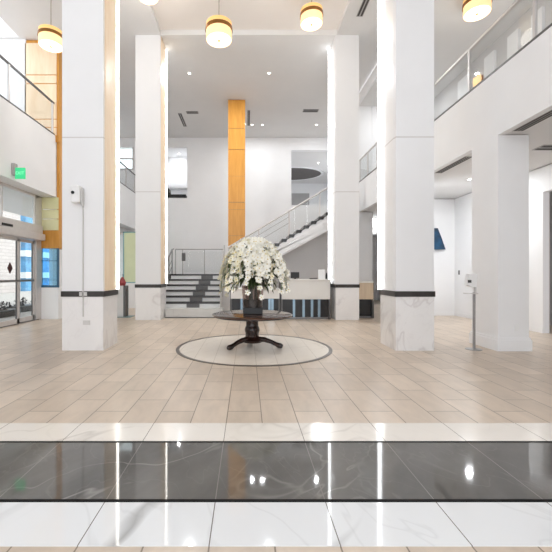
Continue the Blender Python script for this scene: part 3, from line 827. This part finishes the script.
# ------------------------------------------------------------------ pendants
def pendant(x, y, zb, ceil, R, label, pw=18):
    t = thing('pendant_lamp', (x, y, zb), label, 'lamp', 'drum pendant lamps')
    MB().lathe([(0, zb), (R*0.6, zb+0.003), (R*0.95, zb+0.012), (R*0.97, zb+0.03), (0, zb+0.035)], x, y, 40).build('diffuser', M['lamp_disc'], t, True)
    MB().lathe([(R*0.97, zb+0.012), (R, zb+0.03), (R, zb+0.215)], x, y, 40).build('glass_drum', M['lamp_glow'], t, True)
    MB().lathe([(R*0.99, zb+0.21), (R*1.06, zb+0.21), (R*1.06, zb+0.285), (R*0.99, zb+0.285)], x, y, 40).build('bronze_ring', M['gold'], t, True)
    MB().lathe([(R, zb+0.28), (R, zb+0.385), (R*0.9, zb+0.4), (0, zb+0.405)], x, y, 40).build('top_drum', M['lamp_cap'], t, True)
    MB().lathe([(0, zb-0.012), (0.03, zb-0.012), (0.03, zb+0.004), (0, zb+0.004)], x, y, 16).build('finial', M['gold'], t, True)
    MB().tube([(x, y, zb+0.4), (x, y, ceil)], 0.012, 8).build('rod', M['rod'], t)
    MB().lathe([(0, ceil), (0.1, ceil), (0.09, ceil-0.03), (0, ceil-0.035)], x, y, 24).build('canopy', M['rod'], t, True)
    l = bpy.data.lights.new('pendant_light', 'POINT'); l.energy = pw; l.color = (1, 0.95, 0.87); l.shadow_soft_size = 0.25
    lo = bpy.data.objects.new('pendant_light', l); C.objects.link(lo); lo.location = (0, 0, -0.35); lo.parent = t
ZK = ZC+0.16
pendant((219-247)*8.4/365, 8.4, 1.36+0.644*8.4, ZK, 0.295, 'pendant drum lamp hanging by a long rod, left of the ceiling centre')
pendant((311.5-247)*9.6/365, 9.6, 1.33+0.690*9.6, ZK, 0.285, 'pendant drum lamp close under the ceiling, right of the ceiling centre')
pendant((51-247)*9.4/365, 9.4, 1.35+0.628*9.4, ZC, 0.29, 'pendant drum lamp left of the near left column, before the wood clad pier')
pendant((148-247)*9.2/365, 9.2, 1.4+0.755*9.2, ZC+0.16, 0.25, 'pendant drum lamp cut by the top of the view, above the far left column')
pendant((477-247)*9.0/365, 9.0, 1.4+0.712*9.0, 8.3, 0.3, 'pendant drum lamp at the right gallery ceiling above the railing')

# ------------------------------------------------------------------ downlights and vents
def down(x, y, z, label, pw=60, group=None):
    t = thing('downlight', (x, y, z), label, 'lamp', group)
    MB().lathe([(0.045, z), (0.085, z), (0.08, z-0.012), (0.045, z-0.012)], x, y, 24).build('trim_ring', M['paper'], t, True)
    MB().lathe([(0, z-0.006), (0.048, z-0.006), (0.048, z)], x, y, 24).build('lens', M['downlight'], t)
    l = bpy.data.lights.new('downlight_lamp', 'AREA'); l.shape = 'DISK'; l.size = 0.12; l.energy = pw; l.color = (0.95, 0.98, 1.0)
    lo = bpy.data.objects.new('downlight_lamp', l); C.objects.link(lo); lo.location = (0, 0, -0.02); lo.parent = t
ZR = ZC+0.05
down(-2.1, 13.3, ZR, 'round ceiling downlight nearest the far left column', 130)
down(0.8, 13.3, ZR, 'round ceiling downlight in front of and right of the wood pillar', 70)
down(0.25, 17.9, ZR, 'round ceiling downlight at the back just right of the wood pillar', 22)
down(0.75, 17.9, ZR, 'second round ceiling downlight right of the wood pillar at the back', 22)
down(3.4, 17.9, ZR, 'round ceiling downlight at the back near the far right column', 30)
down(5.6, 16.5, 3.95, 'round ceiling downlight in the room behind the far right opening', 35)
down(5.97, 9.8, 3.95, 'round ceiling downlight in the room with the blue wall art', 60)
down(-3.9, 20.9, 8.3, 'added round fill light inside the upper left opening above the chaise longue', 16)  # fill added to brighten the alcove, no known fitting
down(4.3, 22.0, 8.1, 'added round fill light in the upper right lounge beside the dark oval', 90)  # fill added to brighten the lounge, not a known ceiling fitting
down(5.9, 13.6, 8.3, 'round ceiling downlight at the far end of the right gallery', 30)
def vent(x0, x1, y0, y1, z, label, slots=2, axis='y'):
    t = thing('ceiling_vent', ((x0+x1)/2, (y0+y1)/2, z), label, 'vent')
    B(x0, x1, y0, y1, z-0.01, z).build('frame', M['vent'], t)
    n = slots
    for k in range(n):
        if axis == 'y':
            wv = (x1-x0)/n; a = x0+k*wv
            B(a+wv*0.2, a+wv*0.8, y0+0.03, y1-0.03, z-0.014, z-0.01).build('slot', M['slot'], t)
        else:
            wv = (y1-y0)/n; a = y0+k*wv
            B(x0+0.03, x1-0.03, a+wv*0.2, a+wv*0.8, z-0.014, z-0.01).build('slot', M['slot'], t)
vent(3.08, 3.26, 9.2, 10.3, ZC, 'double slot ceiling vent between the two right columns')
vent(4.72, 4.9, 3.0, 6.5, 3.95, 'long slot vent in the soffit of the right front opening', 3)
vent(4.72, 4.9, 7.9, 9.2, 3.95, 'long slot vent in the soffit of the opening behind the right pillar', 3)
vent(5.85, 6.3, 7.2, 7.5, 3.95, 'short ceiling vent beyond the right front opening', 2, 'x')
vent(-3.15, -2.98, 16.6, 18.1, ZR, 'long grey ceiling vent above the stair landing, left of the wood pillar')
vent(0.02, 0.14, 16.3, 18.0, ZR, 'long grey ceiling vent just right of the wood pillar')
vent(-2.75, -2.2, 16.4, 16.65, ZR, 'short ceiling vent above the stairs beside the long grey one', 2, 'x')
vent(2.5, 3.2, 16.2, 16.5, ZR, 'short ceiling vent near the far right column at the back', 2, 'x')

# wall sconce in right gallery
sc = thing('wall_sconce', (7.3, 11.5, 7.5), 'warm lit wall sconce seen through the right gallery glass', 'lamp')
B(7.32, 7.35, 11.35, 11.65, 7.3, 7.6).build('back_plate', M['gold'], sc)
for dy in (-0.09, 0.09):
    MB().lathe([(0, 7.36), (0.06, 7.36), (0.075, 7.5), (0.06, 7.62), (0, 7.62)], 7.25, 11.5+dy, 16).build('shade', M['lamp_glow'], sc, True)

# ------------------------------------------------------------------ light
wd = bpy.data.worlds.new('sky'); S.world = wd; wd.use_nodes = True
nt = wd.node_tree; bg = nt.nodes['Background']
tc = N(nt, 'ShaderNodeTexCoord'); sxz = N(nt, 'ShaderNodeSeparateXYZ'); nt.links.new(tc.outputs['Generated'], sxz.inputs[0])
nt.links.new(ramp(nt, sxz.outputs[2], [(0.0, (0.93, 0.96, 1.0)), (0.6, (0.88, 0.94, 1.0))]), bg.inputs['Color'])
bg.inputs['Strength'].default_value = 2.15

sl = bpy.data.lights.new('sun', 'SUN'); sl.energy = 2.0; sl.angle = 0.05; sl.color = (1, 0.98, 0.95)
so = bpy.data.objects.new('sun', sl); C.objects.link(so); so.rotation_euler = Vector((-0.5, -0.25, -0.83)).to_track_quat('-Z', 'Y').to_euler()
cd = bpy.data.cameras.new('camera'); cam = bpy.data.objects.new('camera', cd); C.objects.link(cam)
cam.location = (0, 0, H); cam.rotation_euler = (PI/2, 0, 0)
cd.sensor_width = 36; cd.sensor_fit = 'HORIZONTAL'; cd.lens = 36*365/552
cd.shift_x = 29/552; cd.shift_y = -2/552
cd.clip_end = 200
S.camera = cam
vs = S.view_settings
vs.view_transform = 'Standard'; vs.look = 'None'; vs.gamma = 1; vs.use_curve_mapping = False
vs.exposure = 0.25
S.cycles.use_denoising = True
S.cycles.max_bounces = 10; S.cycles.diffuse_bounces = 6; S.cycles.glossy_bounces = 4; S.cycles.transparent_max_bounces = 16
